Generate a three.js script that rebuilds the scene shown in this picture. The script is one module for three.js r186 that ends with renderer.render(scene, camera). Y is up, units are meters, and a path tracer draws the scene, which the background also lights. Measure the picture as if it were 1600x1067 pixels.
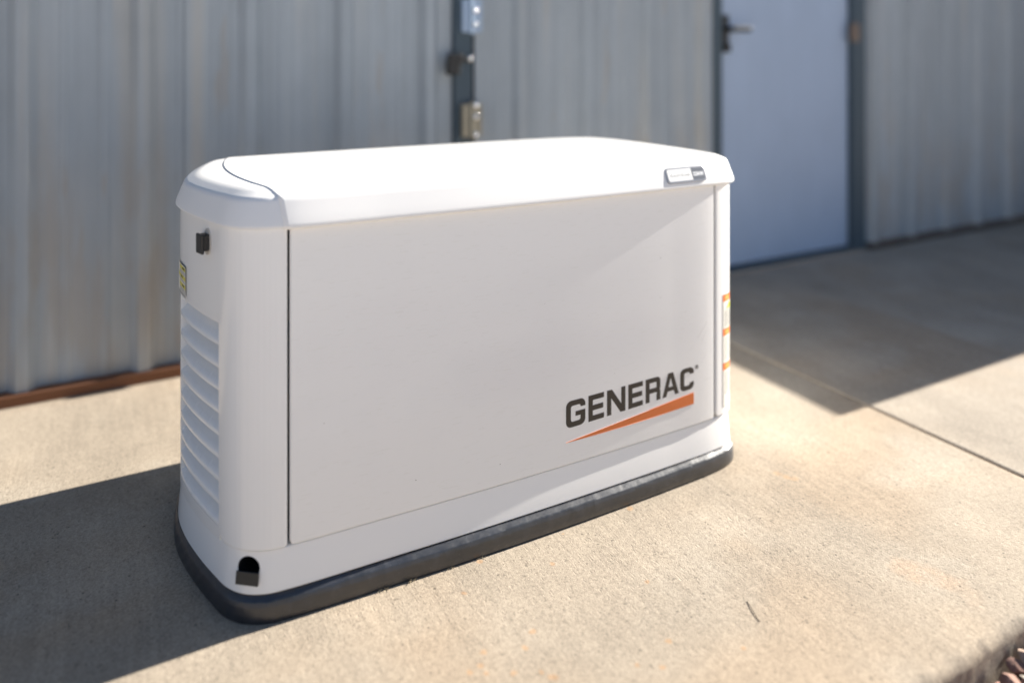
import * as THREE from 'three';
import { mergeGeometries, mergeVertices, toCreasedNormals } from 'three/addons/utils/BufferGeometryUtils.js';
import { RoundedBoxGeometry } from 'three/addons/geometries/RoundedBoxGeometry.js';

// ---------------------------------------------------------------- camera, sky, sun, exposure
const scene = new THREE.Scene();
const renderer = new THREE.WebGLRenderer({ antialias: true });
renderer.setSize(1024, 682);
renderer.toneMapping = THREE.LinearToneMapping;
renderer.toneMappingExposure = 3.65;
renderer.shadowMap.enabled = true;

const FPX = 1166;                                    // focal length in pixels of the 1600 px wide photograph
const camera = new THREE.PerspectiveCamera(2 * Math.atan(1067 / 2 / FPX) * 180 / Math.PI, 1600 / 1067, 0.05, 3000);
camera.position.set(0, 1.08, 0);
camera.rotation.y = -28.195 * Math.PI / 180;
camera.setViewOffset(1600, 1067, 0, 1067 / 2 - 94, 1600, 1067);   // a shift lens: verticals stay vertical
camera.focus = 1.65; camera.userData.fStop = 0.72;

const SUN_EL = 23.5 * Math.PI / 180, SUN_AZ = 0.0 * Math.PI / 180;
const sunDir = new THREE.Vector3(Math.cos(SUN_EL) * Math.cos(SUN_AZ), Math.sin(SUN_EL), Math.cos(SUN_EL) * Math.sin(SUN_AZ));
{ // a clear, slightly hazy sky: deep blue overhead, milky towards the horizon, brighter round the sun
  const W = 512, H = 256, d = new Float32Array(W * H * 4);
  for (let j = 0; j < H; j++) for (let i = 0; i < W; i++) {
    const el = ((j + 0.5) / H - 0.5) * Math.PI, az = ((i + 0.5) / W - 0.5) * 2 * Math.PI, y = Math.sin(el), x = Math.cos(el) * Math.cos(az), z = Math.cos(el) * Math.sin(az);
    const t = Math.pow(Math.max(0, y), 0.5), c = x * sunDir.x + y * sunDir.y + z * sunDir.z, g = Math.acos(Math.min(1, c)), halo = 0.30 * Math.exp(-g / 0.16) + 0.05 * Math.exp(-g / 0.6), k = 4 * (j * W + i);
    const hz = [0.140, 0.178, 0.226], zn = [0.013, 0.033, 0.080], gr = [0.11, 0.10, 0.085];
    for (let q = 0; q < 3; q++) d[k + q] = y < 0 ? gr[q] : hz[q] + (zn[q] - hz[q]) * t + halo * [1, 0.95, 0.86][q];
    d[k + 3] = 1;
  }
  const sky = new THREE.DataTexture(d, W, H, THREE.RGBAFormat, THREE.FloatType); sky.mapping = THREE.EquirectangularReflectionMapping; sky.magFilter = sky.minFilter = THREE.LinearFilter; sky.needsUpdate = true;
  scene.background = sky; scene.environment = sky;
}
const sun = new THREE.DirectionalLight(new THREE.Color(1, 0.94, 0.85), 4.5);
sun.position.copy(sunDir).multiplyScalar(30).add(new THREE.Vector3(1, 0, -1.8)); sun.target.position.set(1, 0, -1.8);
sun.castShadow = true; sun.shadow.radius = 0.5; sun.shadow.mapSize.set(4096, 4096);
Object.assign(sun.shadow.camera, { left: -9, right: 9, top: 9, bottom: -9, near: 1, far: 60 });
sun.name = 'sun'; scene.add(sun, sun.target);

// ---------------------------------------------------------------- helpers
let seed = 7;
const rnd = () => { seed = (seed * 1664525 + 1013904223) >>> 0; return seed / 4294967296; };
const clamp = (v, a = 0, b = 1) => Math.min(b, Math.max(a, v));
const lerp = (a, b, t) => a + (b - a) * t;
const smooth = (a, b, v) => { const t = clamp((v - a) / (b - a)); return t * t * (3 - 2 * t); };
const C = (r, g, b) => new THREE.Color().setRGB(r, g, b);
function hash(i, j, s) { let h = (i * 374761393 + j * 668265263 + s * 2147483647) | 0; h = Math.imul(h ^ (h >>> 13), 1274126177); h ^= h >>> 16; return (h >>> 0) / 4294967296; }
function vnoise(x, y, s) {
  const i = Math.floor(x), j = Math.floor(y), u = x - i, v = y - j, a = u * u * (3 - 2 * u), b = v * v * (3 - 2 * v);
  return lerp(lerp(hash(i, j, s), hash(i + 1, j, s), a), lerp(hash(i, j + 1, s), hash(i + 1, j + 1, s), a), b);
}
const fbm = (x, y, s, n = 4) => { let t = 0, a = 0.5, m = 0; for (let k = 0; k < n; k++) { t += a * vnoise(x, y, s + k * 17); m += a; a *= 0.5; x *= 2.03; y *= 2.03; } return t / m; };
const toS = v => { v = clamp(v); return 255 * (v <= 0.0031308 ? 12.92 * v : 1.055 * Math.pow(v, 1 / 2.4) - 0.055); };
function dataTex(w, h, fn, srgb = true) {            // fn(u, v) -> linear [r, g, b], v up
  const d = new Uint8Array(w * h * 4), o = [0, 0, 0];
  for (let j = 0; j < h; j++) for (let i = 0; i < w; i++) {
    fn((i + 0.5) / w, (j + 0.5) / h, o); const k = 4 * (j * w + i);
    for (let c = 0; c < 3; c++) d[k + c] = srgb ? toS(o[c]) : 255 * clamp(o[c]);
    d[k + 3] = 255;
  }
  const t = new THREE.DataTexture(d, w, h); t.magFilter = THREE.LinearFilter; t.minFilter = THREE.LinearMipmapLinearFilter; t.generateMipmaps = true;
  t.wrapS = t.wrapT = THREE.RepeatWrapping; if (srgb) t.colorSpace = THREE.SRGBColorSpace; t.anisotropy = 8; t.needsUpdate = true; return t;
}
function canvasTex(w, h, draw) {
  const c = document.createElement('canvas'); c.width = w; c.height = h; draw(c.getContext('2d'), w, h);
  const t = new THREE.CanvasTexture(c); t.colorSpace = THREE.SRGBColorSpace; t.anisotropy = 8; return t;
}
const names = {};
const numbered = n => { const k = names[n] = (names[n] ?? -1) + 1; return k ? `${n}_${String(k).padStart(3, '0')}` : n; };
function thing(name, label, category, pos = [0, 0, 0], group) {
  const g = new THREE.Group(); g.name = numbered(name); g.position.set(...pos); g.userData = { label, category };
  if (group) g.userData.group = group; scene.add(g); return g;
}
function part(name, geo, mat, parent, label) {       // geometry given in world metres: shifted into the thing's frame
  const m = new THREE.Mesh(geo, mat); m.name = name; m.castShadow = m.receiveShadow = true;
  if (label) m.userData.label = label; parent.add(m); return m;
}
function struct(name, geo, mat) { const m = part(numbered(name), geo, mat, scene); m.userData.kind = 'structure'; return m; }
const box = (x0, x1, y0, y1, z0, z1, r = 0.002) => { const w = x1 - x0, h = y1 - y0, d = z1 - z0; r = Math.min(r, w / 2.2, h / 2.2, d / 2.2); return new RoundedBoxGeometry(w, h, d, 2, r).translate((x0 + x1) / 2, (y0 + y1) / 2, (z0 + z1) / 2); };
function indexedGeo(pos, uv, idx) {
  const g = new THREE.BufferGeometry(); g.setAttribute('position', new THREE.Float32BufferAttribute(pos, 3));
  g.setAttribute('uv', new THREE.Float32BufferAttribute(uv, 2)); g.setIndex(idx); return g;
}
function outward(g) {                                 // flips the winding when the signed volume is negative
  const p = g.attributes.position, x = g.index.array; let v = 0; const a = new THREE.Vector3(), b = new THREE.Vector3(), c = new THREE.Vector3();
  for (let i = 0; i < x.length; i += 3) { a.fromBufferAttribute(p, x[i]); b.fromBufferAttribute(p, x[i + 1]); c.fromBufferAttribute(p, x[i + 2]); v += a.dot(b.cross(c)); }
  if (v < 0) for (let i = 0; i < x.length; i += 3) { const t = x[i + 1]; x[i + 1] = x[i + 2]; x[i + 2] = t; }
  return g;
}
const crease = (g, deg = 32) => toCreasedNormals(g, deg * Math.PI / 180);

// ---------------------------------------------------------------- materials
const M = {};
const std = (o) => new THREE.MeshStandardMaterial(o), phys = (o) => new THREE.MeshPhysicalMaterial(o);
M.paint = phys({ color: C(0.87, 0.87, 0.86), roughness: 0.42, clearcoat: 0.7, clearcoatRoughness: 0.10 });
M.lid = phys({ color: C(0.87, 0.86, 0.84), roughness: 0.45, clearcoat: 0.25, clearcoatRoughness: 0.25 });
M.inner = std({ color: C(0.03, 0.03, 0.03), roughness: 0.8 });
M.black = std({ color: C(0.018, 0.018, 0.018), roughness: 0.42 });
M.hole = std({ color: C(0.01, 0.01, 0.01), roughness: 0.9 });
M.chrome = std({ color: C(0.38, 0.38, 0.40), roughness: 0.28, metalness: 1 });
M.steel = std({ color: C(0.9, 0.9, 0.9), roughness: 0.10, metalness: 1 });
M.letter = std({ color: C(0.032, 0.026, 0.021), roughness: 0.45 });
M.orange = std({ color: C(0.74, 0.19, 0.045), roughness: 0.45 });
M.white = std({ color: C(0.85, 0.85, 0.83), roughness: 0.4 });
M.darkFrame = std({ color: C(0.055, 0.085, 0.11), roughness: 0.5 });
M.rust = std({ color: C(0.20, 0.085, 0.04), roughness: 0.85 });
M.copper = std({ color: C(0.20, 0.15, 0.12), roughness: 0.6 });
M.brass = std({ color: C(0.27, 0.25, 0.20), roughness: 0.4, metalness: 0.7 });
M.zinc = std({ color: C(0.35, 0.44, 0.56), roughness: 0.38, metalness: 0.6 });

// ---------------------------------------------------------------- ground, slabs, gravel
const Z_EDGE = -0.800, Z_WALL = -2.83, X_JOINT = 2.079;
const spots = [[0.698, 1.451, 7], [0.833, 1.369, 6], [0.907, 1.445, 4], [1.1, 1.449, 9], [0.629, 1.38, 6], [0.978, 1.229, 6], [0.7, 1.225, 7], [0.669, 1.198, 7], [0.597, 1.225, 7], [0.58, 1.2, 6], [0.556, 1.195, 6], [0.58, 1.18, 5], [0.624, 1.157, 6], [0.668, 1.136, 5], [0.681, 1.117, 9], [0.912, 1.085, 6], [0.827, 1.07, 5], [0.863, 1.042, 6], [1.022, 1.007, 6]];
const blotches = [[1.491, 0.998, 0.04, 0.30], [1.513, 0.955, 0.045, 0.16], [1.528, 0.904, 0.045, 0.14], [1.54, 1.366, 0.012, 0.5], [1.533, 1.39, 0.012, 0.4], [1.55, 1.354, 0.012, 0.4]];
const SW = X_JOINT + 0.6, SD = 2.06;
const slabMap = dataTex(2048, 1536, (u, v, o) => {
  const x = -0.6 + u * SW, b = 0.775 + v * SD;
  const big = fbm(x * 1.6, b * 1.6, 3, 4), mid = fbm(x * 9, b * 7, 11, 4), fine = vnoise(x * 260, b * 230, 21), grain = hash(Math.floor(u * 2048), Math.floor(v * 1536), 5);
  const broom = vnoise(x * 150 + 3 * vnoise(b * 1.3, x * 2, 8), b * 7, 31), wear = smooth(0.35, 0.7, fbm(x * 3, b * 2.4, 41, 3));
  let t = 0.92 + 0.30 * (big - 0.5) + 0.26 * (mid - 0.5) + 0.26 * (fine - 0.5) + 0.36 * (grain - 0.5) + 0.11 * (broom - 0.5) * (0.4 + wear);
  const pit = vnoise(x * 230, b * 110, 61); if (pit > 0.9) t *= 1 - 4 * (pit - 0.9) * (0.5 + wear);
  if (hash(Math.floor(x * 240), Math.floor(b * 240), 71) > 0.9985) t *= 0.45;
  const pk = vnoise(x * 330, b * 240, 63); if (pk > 0.76) t *= 1 - 1.6 * (pk - 0.76);
  let r = 0.375 * t, g = 0.315 * t, bl = 0.243 * t;
  const warm = smooth(0.45, 0.75, fbm(x * 2.3 + 9, b * 2.3, 51, 4)); r *= 1 + 0.03 * warm; g *= 1 - 0.03 * warm; bl *= 1 - 0.09 * warm;
  const pale = smooth(0.55, 0.8, fbm(x * 4 + 4, b * 4 + 2, 91, 4)); r = lerp(r, 0.44 * t, pale * 0.5); g = lerp(g, 0.385 * t, pale * 0.5); bl = lerp(bl, 0.31 * t, pale * 0.5);
  for (const [sx, sb, mm] of spots) {
    const dx = x - sx, db = b - sb; if (Math.abs(dx) > 0.03 || Math.abs(db) > 0.03) continue;
    const d = Math.hypot(dx, db) * 1000 + 5 * (vnoise(x * 160, b * 160, 6) - 0.5), k = 0.40 * (1 - smooth(mm * 0.55, mm * 1.15, d));
    r = lerp(r, 0.48, k); g = lerp(g, 0.255, k); bl = lerp(bl, 0.10, k);
  }
  for (const [sx, sb, rad, amt] of blotches) {
    const d = Math.hypot(x - sx, b - sb) / rad + 1.6 * (fbm(x * 30, b * 30, 16, 4) - 0.5), k = amt * (1 - smooth(0.3, 1.1, d));
    if (k > 0) { r = lerp(r, 0.52 * t, k); g = lerp(g, 0.33 * t, k); bl = lerp(bl, rad < 0.02 ? 0.14 : 0.20 * t, k); }
  }
  o[0] = r; o[1] = g; o[2] = bl;
});
const slabBump = dataTex(2048, 2048, (u, v, o) => {   // 0.8 m square: broom lines along z, sand grain, small pits (wraps)
  const wrapn = (fx, fy, s) => { const x = u * fx, y = v * fy, i = Math.floor(x), j = Math.floor(y), a = x - i, b = y - j, p = a * a * (3 - 2 * a), q = b * b * (3 - 2 * b), m = (k, n) => ((k % n) + n) % n;
    return lerp(lerp(hash(m(i, fx), m(j, fy), s), hash(m(i + 1, fx), m(j, fy), s), p), lerp(hash(m(i, fx), m(j + 1, fy), s), hash(m(i + 1, fx), m(j + 1, fy), s), p), q); };
  const wear = wrapn(5, 5, 2), broom = wrapn(210, 9, 3) * 0.6 + wrapn(420, 22, 4) * 0.4, sand = wrapn(420, 420, 5) * 0.4 + wrapn(1000, 1000, 6) * 0.6, lump = wrapn(40, 40, 7), pit = wrapn(230, 110, 8);
  let h = 0.5 + 0.20 * (broom - 0.5) * (0.35 + wear) + 0.50 * (sand - 0.5) + 0.05 * (lump - 0.5) - (pit > 0.80 ? 2.2 * (pit - 0.80) : 0);
  o[0] = o[1] = o[2] = h;
}, false);
slabBump.repeat.set(1 / 0.8, 1 / 0.8);
function slabGeo(x0, x1, flip) {
  // cross-section in (z, y) from the wall to the front edge, with a worn, tooled arris; swept along x
  const prof = [[Z_WALL - 0.3, 0]]; for (let z = -2.7; z < Z_EDGE - 0.06; z += 0.3) prof.push([z, 0]);
  prof.push([Z_EDGE - 0.055, 0]);
  for (let k = 0; k <= 10; k++) { const a = k / 10 * Math.PI / 2; prof.push([Z_EDGE - 0.022 + 0.022 * Math.sin(a), -0.022 + 0.022 * Math.cos(a)]); }
  for (let k = 1; k <= 8; k++) prof.push([Z_EDGE + 0.004 * k / 8, -0.022 - 0.13 * k / 8]);
  const nx = Math.round((x1 - x0) / 0.008), r = 0.006, pos = [], uv = [], idx = [];
  const xs = [x0, x0 + r * 0.3, x0 + r]; for (let i = 1; i < nx; i++) xs.push(lerp(x0 + r, x1 - r, i / nx)); xs.push(x1 - r, x1 - r * 0.3, x1);
  xs.forEach((x, i) => prof.forEach(([z, y], j) => {
    const e = smooth(Z_EDGE - 0.05, Z_EDGE - 0.012, z), n = fbm(x * 34, z * 60 + y * 60, 5, 4) - 0.5, n2 = fbm(x * 3, 1, 9, 2) - 0.5;
    const drop = Math.min(i, xs.length - 1 - i) === 0 ? 0.006 : Math.min(i, xs.length - 1 - i) === 1 ? 0.0016 : 0;
    const zz = z + e * (0.004 * n + 0.012 * n2), yy = y - drop * (y > -0.01 ? 1 : 0) + e * 0.004 * n * (y > -0.1 ? 1 : 0) - e * 0.002;
    pos.push(x, yy, zz); const fx = flip ? x1 - x : x, b = -zz - (y < -0.02 ? y : 0);
    uv.push(fx, b);
  }));
  const m = prof.length; for (let i = 0; i < xs.length - 1; i++) for (let j = 0; j < m - 1; j++) { const a = i * m + j, b = a + m; idx.push(a, a + 1, b, b, a + 1, b + 1); }
  const base = pos.length / 3;                        // ends
  for (const i of [0, xs.length - 1]) { const s = pos.length / 3; for (let j = 0; j < m; j++) for (const y of [null, -0.155]) { const k = 3 * (i * m + j); pos.push(pos[k], y ?? pos[k + 1], pos[k + 2]); uv.push(pos[k + 2], y ?? 0); }
    for (let j = 0; j < m - 1; j++) { const a = s + 2 * j; i ? idx.push(a, a + 2, a + 1, a + 1, a + 2, a + 3) : idx.push(a, a + 1, a + 2, a + 1, a + 3, a + 2); } }
  const g = indexedGeo(pos, uv, idx); g.computeVertexNormals(); return g;
}
slabMap.repeat.set(1 / SW, 1 / SD); slabMap.offset.set(0.6 / SW, -0.775 / SD);
M.slab = std({ map: slabMap, bumpMap: slabBump, bumpScale: 0.0010, roughness: 0.95 });
const slabMap2 = slabMap.clone(); slabMap2.offset.set(0.31, -0.775 / SD); slabMap2.needsUpdate = true;
M.slab2 = std({ map: slabMap2, bumpMap: slabBump, bumpScale: 0.0010, roughness: 0.95, color: C(1, 1.02, 1.06) });
struct('concrete_slab', slabGeo(-0.59, X_JOINT), M.slab);
struct('concrete_slab', slabGeo(X_JOINT + 0.010, 4.75, true), M.slab2);
struct('concrete_slab', slabGeo(4.76, 9.5), M.slab2);
struct('concrete_slab', slabGeo(-4.2, -0.60, true), M.slab2);
M.dirt = std({ color: C(0.055, 0.05, 0.045), roughness: 1 });
struct('joint_filler', mergeGeometries([box(X_JOINT - 0.004, X_JOINT + 0.014, -0.14, -0.012, Z_WALL, Z_EDGE - 0.03), box(4.746, 4.764, -0.14, -0.012, Z_WALL, Z_EDGE - 0.03), box(-0.604, -0.586, -0.14, -0.012, Z_WALL, Z_EDGE - 0.03)]), M.dirt);
const dirtMap = dataTex(512, 512, (u, v, o) => { const t = 0.75 + 0.5 * (fbm(u * 40, v * 40, 2, 4)); o[0] = 0.50 * t; o[1] = 0.45 * t; o[2] = 0.395 * t; });
dirtMap.repeat.set(1200, 1200);
const gp = new THREE.PlaneGeometry(2400, 2400, 8, 8).rotateX(-Math.PI / 2).translate(0, -0.095, 0);
struct('ground', gp, std({ map: dirtMap, roughness: 1 }));

const rockGeos = [];
for (let k = 0; k < 6; k++) {
  let g = mergeVertices(new THREE.IcosahedronGeometry(1, 2).deleteAttribute('uv').deleteAttribute('normal'), 1e-3); const p = g.attributes.position, v = new THREE.Vector3();
  const planes = []; for (let q = 0; q < 11; q++) planes.push([new THREE.Vector3(rnd() - 0.5, rnd() - 0.5, rnd() - 0.5).normalize(), 0.5 + 0.35 * rnd()]);
  for (let i = 0; i < p.count; i++) { v.fromBufferAttribute(p, i); for (const [n, d] of planes) { const t = v.dot(n) - d; if (t > 0) v.addScaledVector(n, -t); }
    v.multiplyScalar(1 + 0.12 * (fbm(v.x * 3 + 5 + k, v.y * 3 + v.z * 2 + 9, k, 3) - 0.5)); v.y *= 0.68; v.x *= 1.15; p.setXYZ(i, v.x, v.y, v.z); }
  g = crease(g, 24); const uvs = new Float32Array(g.attributes.position.count * 2); for (let i = 0; i < uvs.length / 2; i++) { uvs[2 * i] = g.attributes.position.getX(i); uvs[2 * i + 1] = g.attributes.position.getZ(i); } g.setAttribute('uv', new THREE.BufferAttribute(uvs, 2)); rockGeos.push(g);
}
const rockMap = dataTex(256, 256, (u, v, o) => { const t = 0.6 + 0.9 * (fbm(u * 12, v * 12, 4, 4)) * 0.9; o[0] = t * 0.75; o[1] = t * 0.72; o[2] = t * 0.70; });
M.rocks = [[0.34, 0.21, 0.165], [0.28, 0.165, 0.13], [0.40, 0.30, 0.235], [0.25, 0.18, 0.155]].map(c => std({ color: C(...c).multiplyScalar(1.1), map: rockMap, roughness: 0.95 }));
{ // the rocks nearest the slab edge that the photograph shows one by one
  const at = [[1.445, -0.772, 0.019], [1.482, -0.776, 0.017], [1.518, -0.772, 0.021], [1.555, -0.778, 0.017], [1.588, -0.772, 0.019], [1.462, -0.738, 0.020], [1.505, -0.736, 0.022], [1.55, -0.740, 0.02]];
  at.forEach(([x, z, r], i) => {
    const m = new THREE.Mesh(rockGeos[i % 6], M.rocks[i % 4]); m.name = numbered('rock'); m.position.set(x, -0.052 + 0.005 * (i % 3), z); m.rotation.set(rnd() * 0.6, rnd() * 6, rnd() * 0.6); m.scale.setScalar(r); m.castShadow = m.receiveShadow = true;
    m.userData = { label: ['reddish rock against the slab edge, furthest left of the loose rocks','brown rock against the slab edge, second from the left of the loose rocks','pale tan rock against the slab edge, in the middle of the loose rocks','dark brown rock against the slab edge, second from the right of the loose rocks','reddish rock against the slab edge, furthest right of the loose rocks','brown rock one row out from the slab edge, nearest the left','pale tan rock one row out from the slab edge, in the middle','dark brown rock one row out from the slab edge, nearest the right'][i], category: 'rock', group: 'loose rocks beside the concrete edge' }; scene.add(m);
  });
  const N = 5200, mesh = new THREE.InstancedMesh(rockGeos[1], std({ color: C(1, 1, 1), map: rockMap, roughness: 0.95 }), N), d = new THREE.Object3D();
  for (let i = 0; i < N; i++) {
    const far = i > 2600, x = far ? -2 + rnd() * 7 : 1.1 + rnd() * 1.2, z = far ? 0.6 - rnd() * 1.25 : -0.775 + rnd() * 0.5, r = (0.008 + 0.017 * rnd() * rnd());
    d.position.set(x, -0.094 + rnd() * 0.03, z); d.rotation.set(rnd() * 6, rnd() * 6, rnd() * 6); d.scale.set(r, r, r * (0.8 + rnd() * 0.5)); d.updateMatrix(); mesh.setMatrixAt(i, d.matrix);
    const t = 0.7 + 0.7 * rnd(); mesh.setColorAt(i, C(0.42 * t, (0.23 + 0.08 * rnd()) * t, 0.185 * t));
  }
  mesh.name = 'gravel'; mesh.userData = { kind: 'stuff', label: 'loose reddish brown gravel in front of the slab', category: 'gravel' }; mesh.castShadow = mesh.receiveShadow = true; scene.add(mesh);
}

// ---------------------------------------------------------------- the metal building behind
const WALL_H = 4.1;
function streakTex(s, tintA, tintB) {
  return dataTex(1024, 1024, (u, v, o) => {
    const st = fbm(u * 46, v * 2.2, s, 4), st2 = vnoise(u * 210, v * 3.5, s + 3), big = fbm(u * 9, v * 1.3, s + 7, 3), sp = fbm(u * 40, v * 34, s + 9, 4), w = smooth(0.50, 0.78, 0.62 * st + 0.38 * big);
    const t = 0.84 + 0.30 * (st - 0.5) + 0.07 * (st2 - 0.5) + 0.10 * (sp - 0.5);
    for (let c = 0; c < 3; c++) o[c] = t * lerp(tintA[c], tintB[c], w * 0.8);
    const rust = smooth(0.36, 0.68, fbm(u * 60, v * 16, s + 20, 4)) * (1 - smooth(0.05, 0.20, v - 0.22 * (st - 0.4))) + 0.8 * smooth(0.74, 0.82, fbm(u * 70, v * 12, s + 25, 4));
    const k = 0.34 * clamp(rust); o[0] = lerp(o[0], 0.37, k); o[1] = lerp(o[1], 0.285, k); o[2] = lerp(o[2], 0.20, k);
  });
}
const wallTex = streakTex(3, [0.45, 0.50, 0.54], [0.50, 0.485, 0.445]);
M.sheet = std({ map: wallTex, roughness: 0.6, metalness: 0.15 });
function sheetGeo(x0, x1, y0, y1, phase) {           // ribbed steel sheet: a trapezoid rib every 0.345 m and two low stiffeners between
  const P = 0.345, pts = []; const prof = [[-0.042, 0], [-0.016, 0.03], [0.016, 0.03], [0.042, 0], [0.098, 0], [0.106, 0.004], [0.128, 0.004], [0.136, 0], [0.209, 0], [0.217, 0.004], [0.239, 0.004], [0.247, 0]];
  for (let k = -18; k < 30; k++) for (const [dx, dz] of prof) { const x = phase + k * P + dx; if (x > x0 && x < x1) pts.push([x, dz]); }
  const f = pts[0][1], l = pts[pts.length - 1][1]; pts.unshift([x0, f]); pts.push([x1, l]);
  const pos = [], uv = [], idx = [], nr = 6;
  pts.forEach(([x, dz]) => { for (let j = 0; j <= nr; j++) { const y = lerp(y0, y1, j / nr); pos.push(x, y, Z_WALL + 0.004 + dz + 0.0025 * Math.sin(x * 5 + y * 4)); uv.push(x / 3.1, y / WALL_H); } });
  const m = nr + 1; for (let i = 0; i < pts.length - 1; i++) for (let j = 0; j < nr; j++) { const a = i * m + j, b = a + m; idx.push(a, b, a + 1, b, b + 1, a + 1); }
  const front = indexedGeo(pos, uv, idx); return crease(front, 20);
}
const shed = thing('metal_building', 'weathered grey corrugated steel building with a flat pale door behind the generator', 'building');
const sheetEdges = [-5.2, -4.1, -3.02, -1.94, -0.86, 0.22, 1.235];
for (let i = 0; i < 6; i++) part('wall_panel', sheetGeo(sheetEdges[i], sheetEdges[i + 1] - 0.002, 0.028, WALL_H, 0.438), M.sheet, shed);
for (const [a, b] of [[3.80, 4.62], [4.622, 5.7], [5.702, 6.8], [6.802, 8]]) part('wall_panel', sheetGeo(a, b, 0.028, WALL_H, 0.438), M.sheet, shed);
part('wall_panel', sheetGeo(1.32, 2.635, 2.15, WALL_H, 0.52), M.sheet, shed);
part('wall_panel', sheetGeo(2.64, 3.80, 2.15, WALL_H, 0.438), M.sheet, shed);
part('wall_core', mergeGeometries([box(-5.2, 1.27, -0.1, WALL_H, Z_WALL - 0.16, Z_WALL - 0.004), box(3.76, 8, -0.1, WALL_H, Z_WALL - 0.16, Z_WALL - 0.004), box(1.272, 3.758, 2.14, WALL_H, Z_WALL - 0.16, Z_WALL - 0.004), box(-5.2, 8, -0.1, WALL_H, -7.2, -7.0), box(-5.36, -5.202, -0.1, WALL_H, -7.2, Z_WALL)]), M.darkFrame, shed);
part('roof', box(-5.5, 10.6, WALL_H + 0.002, WALL_H + 0.07, -7.3, Z_WALL + 0.05), M.sheet, shed);
part('base_angle', mergeGeometries([box(-5.2, 1.235, -0.006, 0.034, Z_WALL - 0.01, Z_WALL + 0.05, 0.004), box(1.33, 2.63, -0.006, 0.028, Z_WALL - 0.01, Z_WALL + 0.05, 0.004)]), M.rust, shed, 'rust brown angle along the foot of the wall');
part('base_angle', box(3.81, 8, -0.006, 0.030, Z_WALL - 0.01, Z_WALL + 0.046, 0.004), std({ color: C(0.05, 0.036, 0.03), roughness: 0.9 }), shed, 'dark brown angle along the foot of the wall');
// hinge post with two strap hinges and a latch
part('door_post', box(1.237, 1.318, 0, 2.14, Z_WALL - 0.05, Z_WALL + 0.022, 0.004), M.darkFrame, shed, 'dark blue grey post between the ribbed panels');
const ribDoor = part('ribbed_door', mergeGeometries([sheetGeo(1.335, 2.63, 0.03, 2.135, 0.52), ]), M.sheet, shed, 'ribbed steel door hung on bolted hinges');
part('door_lining', box(1.336, 2.629, 0.03, 2.135, Z_WALL - 0.05, Z_WALL - 0.004), M.inner, ribDoor);
for (const [y, mat, bolts] of [[1.262, M.zinc, [1.288, 1.232]], [0.832, M.brass, [0.894, 0.846, 0.772]]]) {
  const h = part('hinge', mergeGeometries([box(1.262, 1.30, y - 0.068, y + 0.068, Z_WALL + 0.023, Z_WALL + 0.046), box(1.305, 1.352, y - 0.068, y + 0.068, Z_WALL + 0.023, Z_WALL + 0.046),
    new THREE.CylinderGeometry(0.009, 0.009, 0.150, 16).translate(1.303, y, Z_WALL + 0.047)].map(g => g.index ? g.toNonIndexed() : g)), mat, shed);
  for (const by of bolts) part('bolt', new THREE.SphereGeometry(0.014, 20, 10, 0, Math.PI * 2, 0, Math.PI / 2).rotateX(Math.PI / 2).translate(1.322, by, Z_WALL + 0.0455), M.steel, h);
}
const latch = part('latch', mergeGeometries([box(1.196, 1.262, 1.066, 1.106, Z_WALL + 0.036, Z_WALL + 0.062, 0.006), box(1.262, 1.31, 1.074, 1.092, Z_WALL + 0.023, Z_WALL + 0.045, 0.005), box(1.192, 1.250, 1.020, 1.078, Z_WALL + 0.034, Z_WALL + 0.060, 0.006), new THREE.TorusGeometry(0.016, 0.004, 8, 24, Math.PI).translate(1.2245, 1.075, Z_WALL + 0.047)].map(g => g.index ? g.toNonIndexed() : g)), M.black, shed, 'black padlocked latch on the hinge post');
part('bolt', new THREE.SphereGeometry(0.012, 24, 12, 0, Math.PI * 2, 0, Math.PI / 2).rotateX(Math.PI / 2).translate(1.298, 1.086, Z_WALL + 0.0445), M.steel, latch);
// the flat door in its dark frame
M.door = std({ color: C(0.42, 0.52, 0.68), roughness: 0.42, map: dataTex(256, 512, (u, v, o) => { const t = 0.93 + 0.1 * (fbm(u * 6, v * 9, 5, 4) - 0.5) + 0.05 * (fbm(u * 40, v * 4, 9, 3) - 0.5); o[0] = o[1] = o[2] = t; }) });
part('door_frame', mergeGeometries([box(2.637, 2.70, 0, 2.14, Z_WALL - 0.07, Z_WALL + 0.03, 0.004), box(3.69, 3.798, 0, 2.14, Z_WALL - 0.07, Z_WALL + 0.03, 0.004), box(2.702, 3.688, 2.05, 2.14, Z_WALL - 0.07, Z_WALL + 0.03, 0.004)]), M.darkFrame, shed, 'dark blue steel frame of the flat door');
const fdoor = part('flat_door', box(2.705, 3.685, 0.03, 2.045, Z_WALL - 0.045, Z_WALL - 0.002, 0.004), M.door, shed, 'flat pale blue grey door');
part('threshold', box(2.70, 3.69, -0.004, 0.022, Z_WALL - 0.06, Z_WALL + 0.03, 0.004), M.darkFrame, shed);
part('handle', mergeGeometries([box(2.715, 2.765, 1.12, 1.31, Z_WALL - 0.001, Z_WALL + 0.012, 0.005), new THREE.CylinderGeometry(0.014, 0.014, 0.06, 16).rotateX(Math.PI / 2).translate(2.745, 1.235, Z_WALL + 0.035), box(2.735, 2.865, 1.222, 1.250, Z_WALL + 0.05, Z_WALL + 0.072, 0.009), box(2.722, 2.758, 1.12, 1.165, Z_WALL + 0.012, Z_WALL + 0.034, 0.006)].map(g => g.index ? g.toNonIndexed() : g)), M.black, fdoor, 'black lever handle and lock');
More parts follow.
